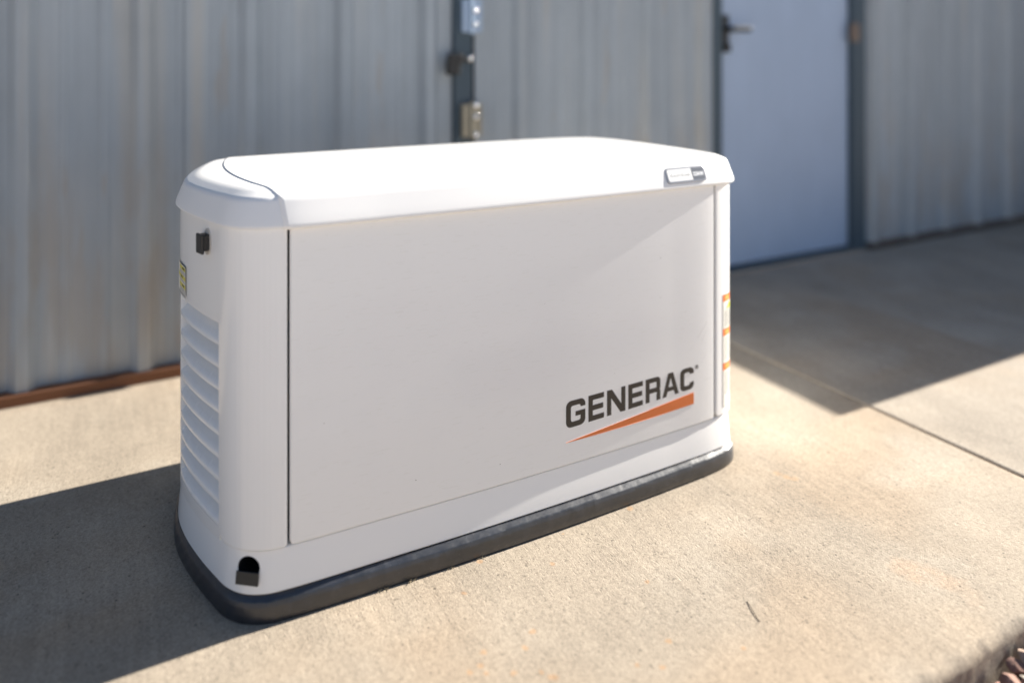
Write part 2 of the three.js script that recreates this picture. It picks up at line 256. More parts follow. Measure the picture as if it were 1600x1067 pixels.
for (const y of [1.235, 1.85]) part('hinge', mergeGeometries([box(3.66, 3.74, y - 0.05, y + 0.05, Z_WALL + 0.031, Z_WALL + 0.036), new THREE.CylinderGeometry(0.009, 0.009, 0.11, 12).translate(3.70, y, Z_WALL + 0.038)].map(g => g.index ? g.toNonIndexed() : g)), M.copper, fdoor);
// the wing to the right, outside the frame, whose shadow falls on the slab
part('side_wing', mergeGeometries([box(5.902, 10.4, -0.1, 1.722, Z_WALL + 0.04, -1.525), ]), M.sheet, shed);

// ---------------------------------------------------------------- the generator
const gen = thing('standby_generator', 'white home standby generator with orange swoosh logo on a black base pad', 'generator');
const CX = 0.85, CB = 1.83;
const ctrl = [];                                      // plan outline (x, b = -z): back centre -> left end -> front -> right end -> back
{
  const L = [[0.303, 1.486], [0.262, 1.492], [0.226, 1.511], [0.200, 1.543], [0.181, 1.595], [0.159, 1.67], [0.140, 1.76], [0.134, CB]];
  const R = [[1.40, 1.4835], [1.452, 1.492], [1.477, 1.508], [1.490, 1.543], [1.496, 1.60], [1.500, 1.69], [1.502, CB]];
  const mir = ([x, b]) => [x, 2 * CB - b], F = [[0.50, 1.480], [0.68, 1.4758], [0.87, 1.4742], [1.06, 1.4750], [1.24, 1.4778]];
  const back = F.map(mir).reverse(), front = [...L].reverse().concat(F, R);   // left end -> right end along the front
  const all = [...front, ...[[1.500, 1.90], [1.494, 1.975], [1.478, 2.055], [1.446, 2.115], [1.39, 2.152], [1.31, 2.172]], ...back.slice(1), ...L.slice(0, -1).map(mir)];
  for (const [x, b] of all) ctrl.push(new THREE.Vector3(x, 0, -b));
}
const curve = new THREE.CatmullRomCurve3(ctrl, true, 'centripetal'); curve.arcLengthDivisions = 2000;
const NP = 720, O = [];
{ const p = curve.getSpacedPoints(NP); let s = 0;
  for (let i = 0; i < NP; i++) { const a = p[(i + NP - 1) % NP], b = p[(i + 1) % NP], q = p[i]; let nx = -(b.z - a.z), nz = b.x - a.x; const l = Math.hypot(nx, nz); nx /= l; nz /= l; if (nx * (q.x - CX) + nz * (q.z + CB) < 0) { nx = -nx; nz = -nz; } O.push({ x: q.x, z: q.z, nx, nz, s }); s += Math.hypot(b.x - q.x, b.z - q.z); } }
const at = (i) => O[((i % NP) + NP) % NP];
const idxWhere = (f) => { let best = 0, v = 1e9; for (let i = 0; i < NP; i++) { const d = f(O[i]); if (d < v) { v = d; best = i; } } return best; };
const frontAt = (x) => idxWhere(p => Math.abs(p.x - x) + (p.nz < 0.3 ? 9 : 0));
const leftAt = (b) => idxWhere(p => Math.abs(-p.z - b) + (p.nx > -0.2 ? 9 : 0));
const rightAt = (b) => idxWhere(p => Math.abs(-p.z - b) + (p.nx < 0.2 ? 9 : 0));
const backAt = (x) => idxWhere(p => Math.abs(p.x - x) + (p.nz > -0.3 ? 9 : 0));
const path = (i0, i1) => { if (i1 < i0) i1 += NP; const r = []; for (let i = i0; i <= i1; i++) r.push(at(i)); return r; };
const frontZ = (x) => at(frontAt(x)).z;

function loft(profile, crown) {                      // closed solid from rings offset by o at height h; crown = [[t, h]...] closes towards the medial line
  const rings = profile.map(([o, h]) => O.map(p => [p.x + p.nx * o, h, p.z + p.nz * o]));
  const [lo, lh] = profile[profile.length - 1];
  const med = O.map(p => [clamp(p.x, 0.52, 1.17), -CB]);
  const lastRing = rings[rings.length - 1].slice();
  for (const [t, h] of crown ?? []) rings.push(lastRing.map(([x, , z], i) => [lerp(x, med[i][0], t), h, lerp(z, med[i][1], t)]));
  const pos = [], uv = [], idx = [];
  for (const r of rings) r.forEach(([x, y, z]) => { pos.push(x, y, z); uv.push(x, y - z); });
  for (let k = 0; k < rings.length - 1; k++) for (let i = 0; i < NP; i++) { const j = (i + 1) % NP, a = k * NP + i, b = k * NP + j, c = a + NP, d = b + NP; idx.push(a, b, c, b, d, c); }
  for (const k of [0, rings.length - 1]) { const c = pos.length / 3, y = rings[k][0][1]; pos.push(CX, y, -CB); uv.push(CX, CB); for (let i = 0; i < NP; i++) { const j = (i + 1) % NP; k ? idx.push(c, k * NP + i, k * NP + j) : idx.push(c, j, i); } }
  return outward(indexedGeo(pos, uv, idx));
}
function strip(pts, h0, h1, o0, o1, bev = 0.003, opt = {}) {   // a panel that follows the outline: rounded edges, optional rounded lower corners
  const S = [], L = pts[pts.length - 1].s < pts[0].s ? 0 : 0; let acc = 0; const ds = pts.map((p, i) => { if (i) acc += Math.hypot(p.x - pts[i - 1].x, p.z - pts[i - 1].z); return acc; });
  const tot = acc, rl = opt.rStart ?? 0, rr = opt.rEnd ?? 0;
  const rc = (d, r) => r && d < r ? r - Math.sqrt(Math.max(0, r * r - (r - d) * (r - d))) : 0;
  const samples = []; pts.forEach((p, i) => samples.push([p, ds[i]]));
  const cs = (p, d, first) => {
    const lift = rc(d, rl) + rc(tot - d, rr), a = h0 + lift, e = first ? bev : 0, u = o1 - e;
    const q = bev > 0 ? [[o0, a + e], [u - bev * (first ? 0 : 1), a + e], [u - (first ? 0 : 0.3 * bev), a + e + 0.3 * bev], [u, a + e + bev], [u, h1 - e - bev], [u - 0.3 * bev * (first ? 0 : 1), h1 - e - 0.3 * bev], [u - bev * (first ? 0 : 1), h1 - e], [o0, h1 - e]] : [[o0, a], [o1, a], [o1, h1], [o0, h1]];
    return q.map(([o, h]) => [p.x + p.nx * o, h, p.z + p.nz * o]);
  };
  const secs = [], dd = []; const n = samples.length;
  const inner = samples.filter(([p, d]) => d > bev && d < tot - bev);
  const fine = (a, b, k) => { const out = []; for (let i = 1; i < k; i++) { const d = lerp(a, b, i / k); let m = 0; while (m < n - 2 && ds[m + 1] < d) m++; const t = (d - ds[m]) / (ds[m + 1] - ds[m]); const A = pts[m], B = pts[m + 1]; out.push([{ x: lerp(A.x, B.x, t), z: lerp(A.z, B.z, t), nx: lerp(A.nx, B.nx, t), nz: lerp(A.nz, B.nz, t) }, d]); } return out; };
  let list = inner; if (rl) list = fine(bev, rl, 12).concat(list.filter(([, d]) => d > rl)); if (rr) list = list.filter(([, d]) => d < tot - rr).concat(fine(tot - rr, tot - bev, 12));
  secs.push(cs(pts[0], Math.max(0.0004, 0), bev > 0)); dd.push(0);
  for (const [p, d] of list) { secs.push(cs(p, d, false)); dd.push(d); }
  secs.push(cs(pts[n - 1], tot - Math.max(0.0004, 0), bev > 0)); dd.push(tot);
  const m = secs[0].length, pos = [], uv = [], idx = [];
  secs.forEach((s, i) => s.forEach(([x, y, z]) => { pos.push(x, y, z); uv.push(opt.uvUnit ? dd[i] / tot : dd[i], opt.uvUnit ? (y - h0) / (h1 - h0) : y); }));
  for (let i = 0; i < secs.length - 1; i++) for (let j = 0; j < m; j++) { const k = (j + 1) % m, a = i * m + j, b = i * m + k, c = a + m, d = b + m; idx.push(a, c, b, b, c, d); }
  for (let j = 1; j < m - 1; j++) { idx.push(0, j, j + 1); const q = (secs.length - 1) * m; idx.push(q, q + j + 1, q + j); }
  return crease(outward(indexedGeo(pos, uv, idx)), opt.crease ?? 15);
}
const B0 = 0.050, B1 = 0.132, TOP = 0.757;
// base pad: worn black composite, bowed along the front
{
  const pp = loft([[0.009, 0.0005], [0.0115, 0.005], [0.0118, 0.018], [0.0117, 0.030], [0.0112, 0.0355], [0.0100, 0.0398], [0.0080, 0.0434], [0.0055, 0.0462], [0.0030, 0.0482], [0.0005, 0.0495], [-0.004, 0.0502], [-0.02, 0.0504]]); const p = pp.attributes.position;
  for (let i = 0; i < p.count; i++) { const x = p.getX(i), y = p.getY(i), z = p.getZ(i), f = clamp((-z - CB) / -0.34), q = 1 - ((x - 0.85) / 0.66) ** 2, n = fbm(x * 55, z * 55 + y * 70, 3, 3) - 0.5;
    p.setXYZ(i, x + 0.0008 * n, y + (y > 0.03 ? 0.0007 * n : 0), z + (f > 0.6 ? 0.007 * Math.max(0, q) : 0) + 0.0008 * n); }
  M.pad = phys({ ior: 1.65, roughness: 1, clearcoat: 0.5, clearcoatRoughness: 0.4, map: dataTex(1024, 512, (u, v, o) => { const t = 0.7 + 0.6 * fbm(u * 30, v * 20, 4, 4), q = smooth(0.6, 0.8, fbm(u * 60 + 3, v * 38, 7, 4)), sp = hash(Math.floor(u * 1024), Math.floor(v * 512), 3) > 0.9985 ? 0.10 : 0; o[0] = 0.008 * t + 0.007 * q + sp; o[1] = 0.011 * t + 0.008 * q + sp; o[2] = 0.019 * t + 0.010 * q + sp; }),
    roughnessMap: dataTex(512, 512, (u, v, o) => { o[0] = 0; o[1] = 0.44 + 0.22 * (fbm(u * 70, v * 70, 9, 4) - 0.5); o[2] = 0; }, false),
    bumpMap: dataTex(512, 512, (u, v, o) => { o[0] = o[1] = o[2] = fbm(u * 60, v * 60, 2, 4); }, false), bumpScale: 0.0008 });
  part('base_pad', crease(pp, 60), M.pad, gen, 'black composite pad under the cabinet');
}
// base skirt with the round lifting hole at the front left corner
const holeI = leftAt(1.5135), HP = at(idxWhere(p => Math.hypot(p.x - 0.229, p.z + 1.510))), HN = new THREE.Vector3(HP.nx, 0, HP.nz), HH = 0.100, HR = 0.0225;
{
  const { Brush, Evaluator, SUBTRACTION } = await import('three-bvh-csg');
  let g = loft([[0.001, B0 + 0.0012], [0.003, B0 + 0.004], [0.002, B0 + 0.014], [-0.003, B1 - 0.012], [-0.005, B1 - 0.002], [-0.008, B1]]); g = crease(g, 12);
  let cyl = new THREE.CylinderGeometry(HR, HR, 0.12, 40).rotateX(Math.PI / 2); cyl.applyQuaternion(new THREE.Quaternion().setFromUnitVectors(new THREE.Vector3(0, 0, 1), HN)); cyl.translate(HP.x, HH, HP.z);
  const ev = new Evaluator(); ev.useGroups = false; ev.attributes = ['position', 'normal', 'uv'];
  const r = ev.evaluate(new Brush(g), new Brush(cyl), SUBTRACTION); let rg = r.geometry; 
  const skirt = part('base_skirt', rg, M.paint, gen);
  const q = new THREE.Quaternion().setFromUnitVectors(new THREE.Vector3(0, 0, 1), HN), orient = (g, out, dy = 0) => g.applyQuaternion(q).translate(HP.x + HN.x * out, HH + dy, HP.z + HN.z * out);
  part('hole_liner', mergeGeometries([orient(new THREE.CylinderGeometry(HR - 0.0006, HR - 0.0006, 0.05, 36, 1, true).rotateX(Math.PI / 2), -0.028), orient(new THREE.CircleGeometry(HR, 36), -0.05)]), M.hole, skirt);
  part('hole_flap', orient(new RoundedBoxGeometry(0.046, 0.024, 0.004, 2, 0.001).rotateX(-0.12).rotateZ(-0.03), 0.003, -0.0165), std({ color: C(0.03, 0.03, 0.028), roughness: 0.55 }), skirt, 'black plastic flap over the lower half of the hole');
}
part('inner_frame', crease(loft([[-0.062, B1 - 0.02], [-0.062, TOP - 0.004]]), 40), M.inner, gen);
// front panel with its lettering
const iDL = frontAt(0.3035), iDR = frontAt(1.402), doorTex = canvasTex(2048, 1024, (g, w, h) => {
  g.fillStyle = '#ffffff'; g.fillRect(0, 0, w, h);
  for (let i = 0; i < 2600; i++) { const v = 246 + Math.floor(rnd() * 9); g.fillStyle = `rgba(${v},${v},${v - 2},0.5)`; g.fillRect(rnd() * w, rnd() * h, 3 + rnd() * 40, 1 + rnd() * 3); }
  for (const [u, v, r] of [[0.235, 0.10, 1.6], [0.415, 0.075, 1.5], [0.83, 0.72, 1.7], [0.83, 0.56, 1.4], [0.905, 0.48, 1.2], [0.06, 0.36, 1.2], [0.70, 0.30, 1], [0.52, 0.62, 1]]) { g.fillStyle = 'rgba(70,66,60,0.85)'; g.beginPath(); g.arc(u * w, (1 - v) * h, r, 0, 7); g.fill(); }
  g.lineWidth = 1.4; for (const [u, v, du, dv, a] of [[0.945, 0.36, 0.03, 0.06, 0.30], [0.955, 0.33, 0.016, 0.05, 0.2], [0.965, 0.175, 0.025, 0.003, 0.15], [0.955, 0.25, 0.012, 0.03, 0.16]]) { g.strokeStyle = `rgba(110,105,100,${a})`; g.beginPath(); g.moveTo(u * w, (1 - v) * h); g.lineTo((u + du) * w, (1 - v - dv) * h); g.stroke(); }
});
M.door_paint = M.paint.clone(); M.door_paint.map = doorTex;
const front = part('front_panel', strip(path(iDL, iDR), B1 + 0.0034, TOP, -0.03, 0.0005, 0.0028, { uvUnit: true, rStart: 0.008, rEnd: 0.008 }), M.door_paint, gen);
{
  const fz = (x) => { const i = frontAt(x); const a = at(i), b = at(x > a.x ? i + 1 : i - 1), t = clamp((x - a.x) / (b.x - a.x)); return lerp(a.z, b.z, t); };
  const wrap = (g, lift) => { const p = g.attributes.position; for (let i = 0; i < p.count; i++) p.setZ(i, fz(p.getX(i)) + 0.0005 + lift + p.getZ(i)); p.needsUpdate = true; g.computeVertexNormals(); return g; };
  const y0 = 0.2200, y1 = 0.2825, H = y1 - y0, T = 0.0125;
  const poly = (s, a) => { a.forEach(([x, y], i) => i ? s.lineTo(x, y) : s.moveTo(x, y)); s.closePath(); return s; };
  const S = (x0, x1, a, holes = []) => { const w = x1 - x0, f = ([u, v]) => { const x = x0 + u * w, k = (x - 0.933) / 0.394; return [x, y0 + 0.0120 * k + v * (H - 0.0060 * k)]; }; const s = poly(new THREE.Shape(), a.map(f)); for (const h of holes) s.holes.push(poly(new THREE.Path(), h.map(f))); return s; };
  const arc = (cx, cy, rx, ry, a0, a1, n = 7) => { const r = []; for (let i = 0; i <= n; i++) { const a = lerp(a0, a1, i / n) * Math.PI / 180; r.push([cx + rx * Math.cos(a), cy + ry * Math.sin(a)]); } return r; };
  const tv = T / H;                                    // bar thickness as a share of the height
  const E = (x0, x1) => { const tu = 0.0125 / (x1 - x0); return S(x0, x1, [[0, 0], [1, 0], [1, tv], [tu, tv], [tu, 0.5 - tv / 2], [0.95, 0.5 - tv / 2], [0.95, 0.5 + tv / 2], [tu, 0.5 + tv / 2], [tu, 1 - tv], [1, 1 - tv], [1, 1], [0, 1]]); };
  const Cc = (x0, x1, G) => { const w = x1 - x0, k = 0.014 / w, kv = 0.014 / H, tu = 0.0135 / w, ik = 0.005 / w, ikv = 0.005 / H; const o = [];
    o.push([1, 0.70], [1, 1 - kv], ...arc(1 - k, 1 - kv, k, kv, 0, 90), ...arc(k, 1 - kv, k, kv, 90, 180), ...arc(k, kv, k, kv, 180, 270), ...arc(1 - k, kv, k, kv, 270, 360));
    if (G) o.push([1, 0.56], [0.49, 0.56], [0.49, 0.56 - tv * 0.86], [1 - tu, 0.56 - tv * 0.86]); else o.push([1, 0.335], [1 - tu, 0.30]);
    o.push(...arc(1 - tu - ik, tv + ikv, ik, ikv, 0, -90, 4), ...arc(tu + ik, tv + ikv, ik, ikv, 270, 180, 4), ...arc(tu + ik, 1 - tv - ikv, ik, ikv, 180, 90, 4), ...arc(1 - tu - ik, 1 - tv - ikv, ik, ikv, 90, 0, 4), [1 - tu, 0.70]);
    return S(x0, x1, o); };
  const N = (x0, x1) => { const tu = 0.0125 / (x1 - x0); return S(x0, x1, [[0, 0], [tu, 0], [tu, 0.66], [1 - tu * 1.18, 0], [1, 0], [1, 1], [1 - tu, 1], [1 - tu, 0.34], [tu * 1.18, 1], [0, 1]]); };
  const R = (x0, x1) => { const w = x1 - x0, tu = 0.0125 / w, k = 0.011 / w, kv = 0.011 / H; return S(x0, x1, [[0, 0], [tu, 0], [tu, 0.36], [0.70, 0.36], ...arc(0.70 + 0 * k, 0.30, 0.06, 0.06, 90, 0, 4), [1 - tu, 0.22], [1 - tu, 0], [1, 0], [1, 0.30], ...arc(0.93, 0.36, 0.07, 0.09, 0, 60, 4), ...arc(0.93, 0.56, 0.07, 0.09, 300, 360, 4), [1, 1 - kv], ...arc(1 - k, 1 - kv, k, kv, 0, 90), [0, 1]], [[[tu, 0.36 + tv * 0.98], [1 - tu, 0.36 + tv * 0.98], [1 - tu, 1 - tv], [tu, 1 - tv]]]); };
  const A = (x0, x1) => S(x0, x1, [[0, 0], [0.23, 0], [0.31, 0.21], [0.69, 0.21], [0.77, 0], [1, 0], [0.655, 1], [0.345, 1]], [[[0.37, 0.385], [0.63, 0.385], [0.50, 0.80]]]);
  for (const s of [Cc(0.933, 0.987, true), E(0.996, 1.041), N(1.050, 1.105), E(1.114, 1.159), R(1.168, 1.215), A(1.222, 1.276), Cc(1.281, 1.327, false)])
    part('lettering', wrap(new THREE.ExtrudeGeometry(s, { depth: 0.0005, bevelEnabled: false, curveSegments: 6 }), 0), M.letter, front);
  const ring = new THREE.Shape().absarc(1.3375, 0.2845, 0.0052, 0, Math.PI * 2); ring.holes.push(new THREE.Path().absarc(1.3375, 0.2845, 0.0038, 0, Math.PI * 2, true));
  const rr = poly(new THREE.Shape(), [[1.3357, 0.279], [1.3365, 0.279], [1.3365, 0.2809], [1.3373, 0.2809], [1.3386, 0.279], [1.3396, 0.279], [1.3382, 0.2812], [1.3392, 0.2822], [1.3392, 0.2834], [1.3383, 0.2842], [1.3357, 0.2842]].map(([a, b]) => [a, b + 0.003]));
  part('registered_mark', wrap(mergeGeometries([new THREE.ExtrudeGeometry(ring, { depth: 0.0005, bevelEnabled: false, curveSegments: 20 }), new THREE.ExtrudeGeometry(rr, { depth: 0.0005, bevelEnabled: false })]), 0), M.letter, front);
  const swoosh = (dy0, dx) => { const n = 40, top = [], bot = []; for (let i = 0; i <= n; i++) { const t = i / n, x = lerp(0.932 - dx, 1.327 + dx * 0.6, t); top.push([x, 0.1885 + 0.0325 * t + 0.0008 * t * (1 - t)]); bot.push([x, 0.1878 + 0.004 * t - 0.0030 * 4 * t * (1 - t) * 0.8 - dy0 * Math.min(1, 5 * t)]); } return poly(new THREE.Shape(), [...bot, ...top.reverse()]); };
  part('swoosh_border', wrap(new THREE.ExtrudeGeometry(swoosh(0.0042, 0.001), { depth: 0.0004, bevelEnabled: false }), 0), M.white, front);
  part('swoosh', wrap(new THREE.ExtrudeGeometry(swoosh(0, 0), { depth: 0.0010, bevelEnabled: false }), 0), M.orange, front);
}
// left: proud rounded corner panel, louvred end panel
const iCrease = leftAt(1.578), iCL = frontAt(0.2985), iMid = leftAt(CB), iBackL = leftAt(2 * CB - 1.592);
part('corner_panel', strip(path(iCrease, iCL), B1 + 0.0034, TOP, -0.03, 0.0030, 0.003, { rStart: 0.03 }), M.paint, gen);
const bI = leftAt(CB + 0.21);
{
  const tI = 0.558, bJ = 0.153, d = -0.030, w = 4, e = (a, b, y0, y1) => strip(path(a, b), y0, y1, d, -0.001, 0);
  const nearEnd = iCrease, a = nearEnd;
  const farRail = leftAt(CB + 0.205), backStart = backAt(0.302);
  const pieces = [e(farRail, a, tI, TOP), e(farRail, a, B1 - 0.004, bJ), e(backStart, farRail, B1 - 0.004, TOP), e(leftAt(CB + 0.010), leftAt(CB - 0.010), bJ, tI)];
  part('end_panel', mergeGeometries(pieces.map(g => g.index ? g.toNonIndexed() : g)), M.paint, gen);
  part('louver_backing', strip(path(farRail, a), bJ - 0.01, tI + 0.01, -0.058, -0.054, 0), M.paint, gen);
  const pitch = (tI - bJ) / 9;
  const louver = (i0, i1, y) => {                      // lip flush with the panel, blade leaning in and up, its ends rounded back into the sheet
    const pts = path(i0, i1), pos = [], uv = [], idx = [], n = pts.length, rise = pitch * 1.12, sec = [[-0.010, -0.0015], [-0.0015, 0], [0, 0.0015], [0, 0.009], [-0.0015, 0.0115]];
    for (let k = 1; k <= 8; k++) { const t = k / 8; sec.push([-0.0015 - 0.043 * Math.pow(t, 0.85), 0.0115 + (rise - 0.0115) * t]); }
    sec.push([-0.0475, rise - 0.002], [-0.0095, 0.008]);
    pts.forEach((p, i) => { const u = i / (n - 1); sec.forEach(([o, h]) => { const oo = o; pos.push(p.x + p.nx * (oo - 0.001), y + h, p.z + p.nz * (oo - 0.001)); uv.push(p.x, y + h); }); });
    const m = sec.length; for (let i = 0; i < n - 1; i++) for (let j = 0; j < m; j++) { const k = (j + 1) % m, a = i * m + j, b = i * m + k; idx.push(a, a + m, b, b, a + m, b + m); }
    for (let j = 1; j < m - 1; j++) { idx.push(0, j, j + 1); const q = (n - 1) * m; idx.push(q, q + j + 1, q + j); }
    return crease(outward(indexedGeo(pos, uv, idx)), 40);
  };
  for (let k = 0; k < 9; k++) {
    part('louver', louver(leftAt(CB - 0.010), nearEnd, bJ + k * pitch), M.paint, gen);
    part('louver', louver(farRail, leftAt(CB + 0.010), bJ + k * pitch), M.paint, gen);
  }
}
part('rear_panel', strip(path(rightAt(2 * CB - 1.545), backAt(0.306)), B1 - 0.004, TOP, -0.03, 0, 0.003), M.paint, gen);
const iRL = frontAt(1.4075), iRB = rightAt(2 * CB - 1.548);
const rightEnd = part('end_panel', strip(path(iRL, iRB), B1 + 0.004, TOP, -0.03, 0.0015, 0.003, { rStart: 0.012 }), M.paint, gen);
// sticker columns
function sticker(i0, i1, y0, y1, off, tex, parent, name, label) {
  const pts = path(i0, i1), pos = [], uv = [], idx = [], n = pts.length; let acc = 0; const ds = pts.map((p, i) => i ? acc += Math.hypot(p.x - pts[i - 1].x, p.z - pts[i - 1].z) : 0);
  pts.forEach((p, i) => [y0, y1].forEach((y, j) => { pos.push(p.x + p.nx * off, y, p.z + p.nz * off); uv.push(ds[i] / acc, j); }));
  for (let i = 0; i < n - 1; i++) { const a = 2 * i; idx.push(a, a + 2, a + 1, a + 1, a + 2, a + 3); }
  const g = indexedGeo(pos, uv, idx); g.computeVertexNormals(); return part(name, g, std({ map: tex, roughness: 0.45 }), parent, label);
}
sticker(frontAt(1.433), rightAt(1.545), 0.155, 0.455, 0.0021, canvasTex(256, 1024, (g, w, h) => {
  g.fillStyle = '#dcdad2'; g.fillRect(0, 0, w, h); g.strokeStyle = '#8a8780'; g.lineWidth = 5; g.strokeRect(2, 2, w - 4, h - 4);
  for (const y of [0, 312, 625]) { g.fillStyle = '#d8743c'; g.fillRect(0, y, w, 66); g.fillStyle = '#e0a050'; g.fillRect(30, y + 18, 60, 30);
    g.fillStyle = '#4c4b4a'; for (let k = 0; k < 14; k++) { const yy = y + (y ? 84 : 150) + k * (y ? 15 : 11); g.fillRect(22, yy, 150 + 60 * rnd(), 5); } }
  g.fillStyle = '#c9cf35'; g.beginPath(); g.moveTo(95, 74); g.lineTo(160, 138); g.lineTo(36, 138); g.fill(); g.fillStyle = '#4b4a20'; g.fillRect(92, 94, 8, 28);
}), rightEnd, 'warning_label', 'tall white label with orange bands');
// latch and label on the louvred end
{
  const p = at(leftAt(1.63)), n = new THREE.Vector3(p.nx, 0, p.nz), q = new THREE.Quaternion().setFromUnitVectors(new THREE.Vector3(0, 0, 1), n);
  const put = (g, out, dy) => g.applyQuaternion(q).translate(p.x + n.x * out, 0.712 + dy, p.z + n.z * out);
  const lt = part('latch', mergeGeometries([put(new RoundedBoxGeometry(0.027, 0.034, 0.016, 3, 0.005), 0.006, 0), put(new RoundedBoxGeometry(0.030, 0.040, 0.006, 3, 0.0025), 0.0155, -0.002)]), M.black, gen, 'black rubber lid latch');
  part('washer', put(new THREE.CylinderGeometry(0.021, 0.021, 0.003, 30).rotateX(Math.PI / 2).scale(0.75, 1.28, 1), 0.0005, 0), std({ color: C(0.5, 0.48, 0.45), roughness: 0.5 }), lt);
}
sticker(leftAt(1.85), leftAt(1.755), 0.566, 0.632, 0.0012, canvasTex(256, 256, (g, w, h) => {
  g.fillStyle = '#e4e2da'; g.fillRect(0, 0, w, h); g.fillStyle = '#3a3833'; g.fillRect(0, 0, w, 7); g.fillRect(0, h - 8, w, 8);
  for (const [y, a, b] of [[14, 90, 250], [90, 0, 250], [160, 80, 250]]) { g.fillStyle = '#cfc648'; g.fillRect(a, y, b - a, 36); g.fillStyle = '#5c5620'; g.fillRect(lerp(a, b, 0.5), y + 8, 60, 18); }
  g.fillStyle = '#5c5a66'; for (const y of [56, 68, 80, 132, 144, 202, 214, 226, 238]) g.fillRect(90, y, 150, 5);
}), gen, 'warning_label', 'small yellow and white label above the louvers');
for (const [x, y] of [[0.205, 0.62], [0.2255, 0.6175]]) { const p = at(idxWhere(o => Math.abs(o.x - x) + (-o.z > 1.6 ? 9 : 0))); part('drain_hole', new THREE.CylinderGeometry(0.0022, 0.0022, 0.001, 12).rotateX(Math.PI / 2).applyQuaternion(new THREE.Quaternion().setFromUnitVectors(new THREE.Vector3(0, 0, 1), new THREE.Vector3(p.nx, 0, p.nz))).translate(p.x + p.nx * 0.0018, y, p.z + p.nz * 0.0018), M.hole, gen); }
// lid and end cap, split along the curved seam
const seamX = (z) => 0.231 + 0.0555 * ((-z - CB) / 0.345) ** 2;
{
  // the skirt leans in, then rounds over with a 22 mm radius onto the crowned top
  const lidProfile = [[-0.02, 0.7535], [0.006, 0.7515], [0.0100, 0.7522], [0.0120, 0.7535], [0.0130, 0.7555], [0.0132, 0.758], [0.0128, 0.761], [0.0118, 0.765], [0.0075, 0.777], [0.003, 0.789], [-0.0012, 0.800]];
  { const A = [-0.0012, 0.800], K1 = [-0.0062, 0.8140], K2 = [-0.038, 0.8265], E = [-0.056, 0.8288];
    const bez = (p, q, r, n) => { for (let k = 0; k <= n; k++) { const t = k / n; lidProfile.push([0, 1].map(i => (1 - t) * (1 - t) * p[i] + 2 * t * (1 - t) * q[i] + t * t * r[i])); } }, mix = (p, q, t) => [lerp(p[0], q[0], t), lerp(p[1], q[1], t)];
    lidProfile.pop(); bez(mix(A, K1, 0.25), K1, mix(K1, K2, 0.26), 8); bez(mix(K1, K2, 0.70), K2, mix(K2, E, 0.6), 6); lidProfile.push(E); }
  const topH = 0.8288, crown = []; for (let k = 1; k <= 26; k++) { const t = 0.97 * k / 26; crown.push([t, topH + 0.0075 * (1 - Math.pow(1 - t, 2.2))]); }
  const g = loft(lidProfile, crown); { const q = g.attributes.position; for (let i = 0; i < q.count; i++) q.setY(i, q.getY(i) - 0.0095 * ((-q.getZ(i) - 1.49) / 0.68) * clamp((q.getY(i) - 0.757) / 0.072)); } g.computeVertexNormals();   // the top falls slightly to the back
  const src = g.toNonIndexed(), P = src.attributes.position, Nn = src.attributes.normal;
  const tri = []; for (let i = 0; i < P.count; i += 3) tri.push([0, 1, 2].map(k => ({ p: new THREE.Vector3().fromBufferAttribute(P, i + k), n: new THREE.Vector3().fromBufferAttribute(Nn, i + k) })));
  const clip = (tris, f) => { const out = []; for (const t of tris) { const poly = []; for (let i = 0; i < 3; i++) { const a = t[i], b = t[(i + 1) % 3], fa = f(a.p), fb = f(b.p); if (fa >= 0) poly.push(a); if ((fa >= 0) !== (fb >= 0)) { const k = fa / (fa - fb); poly.push({ p: a.p.clone().lerp(b.p, k), n: a.n.clone().lerp(b.n, k).normalize() }); } } for (let i = 1; i < poly.length - 1; i++) out.push([poly[0], poly[i], poly[i + 1]]); } return out; };
  const fs = (k, add = 0) => (p) => p.x - seamX(p.z) - k * wAt(p) - add, neg = (f) => (p) => -f(p), WS = 0.0105, WT = 0.0042, wAt = (p) => lerp(WS, WT, smooth(0.806, 0.822, p.y));
  const cap = clip(tri, neg(fs(0, 0.001))), ramps = [0, 1, 2, 3].map(k => clip(clip(tri, fs(k / 4)), neg(fs((k + 1) / 4)))), main = clip(tri, fs(1));
  const build = (tris, disp) => { const pos = [], uv = []; for (const t of tris) for (const v of t) { const k = disp(v.p), q = v.p.clone().addScaledVector(v.n, -k); pos.push(q.x, q.y, q.z); uv.push(q.x, q.y - q.z); } const b = new THREE.BufferGeometry(); b.setAttribute('position', new THREE.Float32BufferAttribute(pos, 3)); b.setAttribute('uv', new THREE.Float32BufferAttribute(uv, 2)); return b; };
  const U = (p) => clamp((p.x - seamX(p.z)) / wAt(p));
  const ramp = (p) => lerp(0.0062, 0.0026, smooth(0.806, 0.822, p.y)) * (1 - Math.sqrt(Math.max(0, 1 - (1 - U(p)) ** 2)) * 0.5 - 0.5 * U(p));
  const withN = (tris, disp) => { const b = build(tris, disp), nn = []; for (const t of tris) for (const v of t) nn.push(v.n.x, v.n.y, v.n.z); b.setAttribute('normal', new THREE.Float32BufferAttribute(nn, 3)); return b; };
  const rampG = crease(mergeVertices(mergeGeometries(ramps.map(r => build(r, ramp))), 1e-5), 50);
  part('lid', mergeGeometries([withN(main, () => 0), rampG]), M.lid, gen);
  part('lid_end_cap', withN(cap, (p) => lerp(0.0048, 0.0018, smooth(0.806, 0.822, p.y))), M.lid, gen);
}
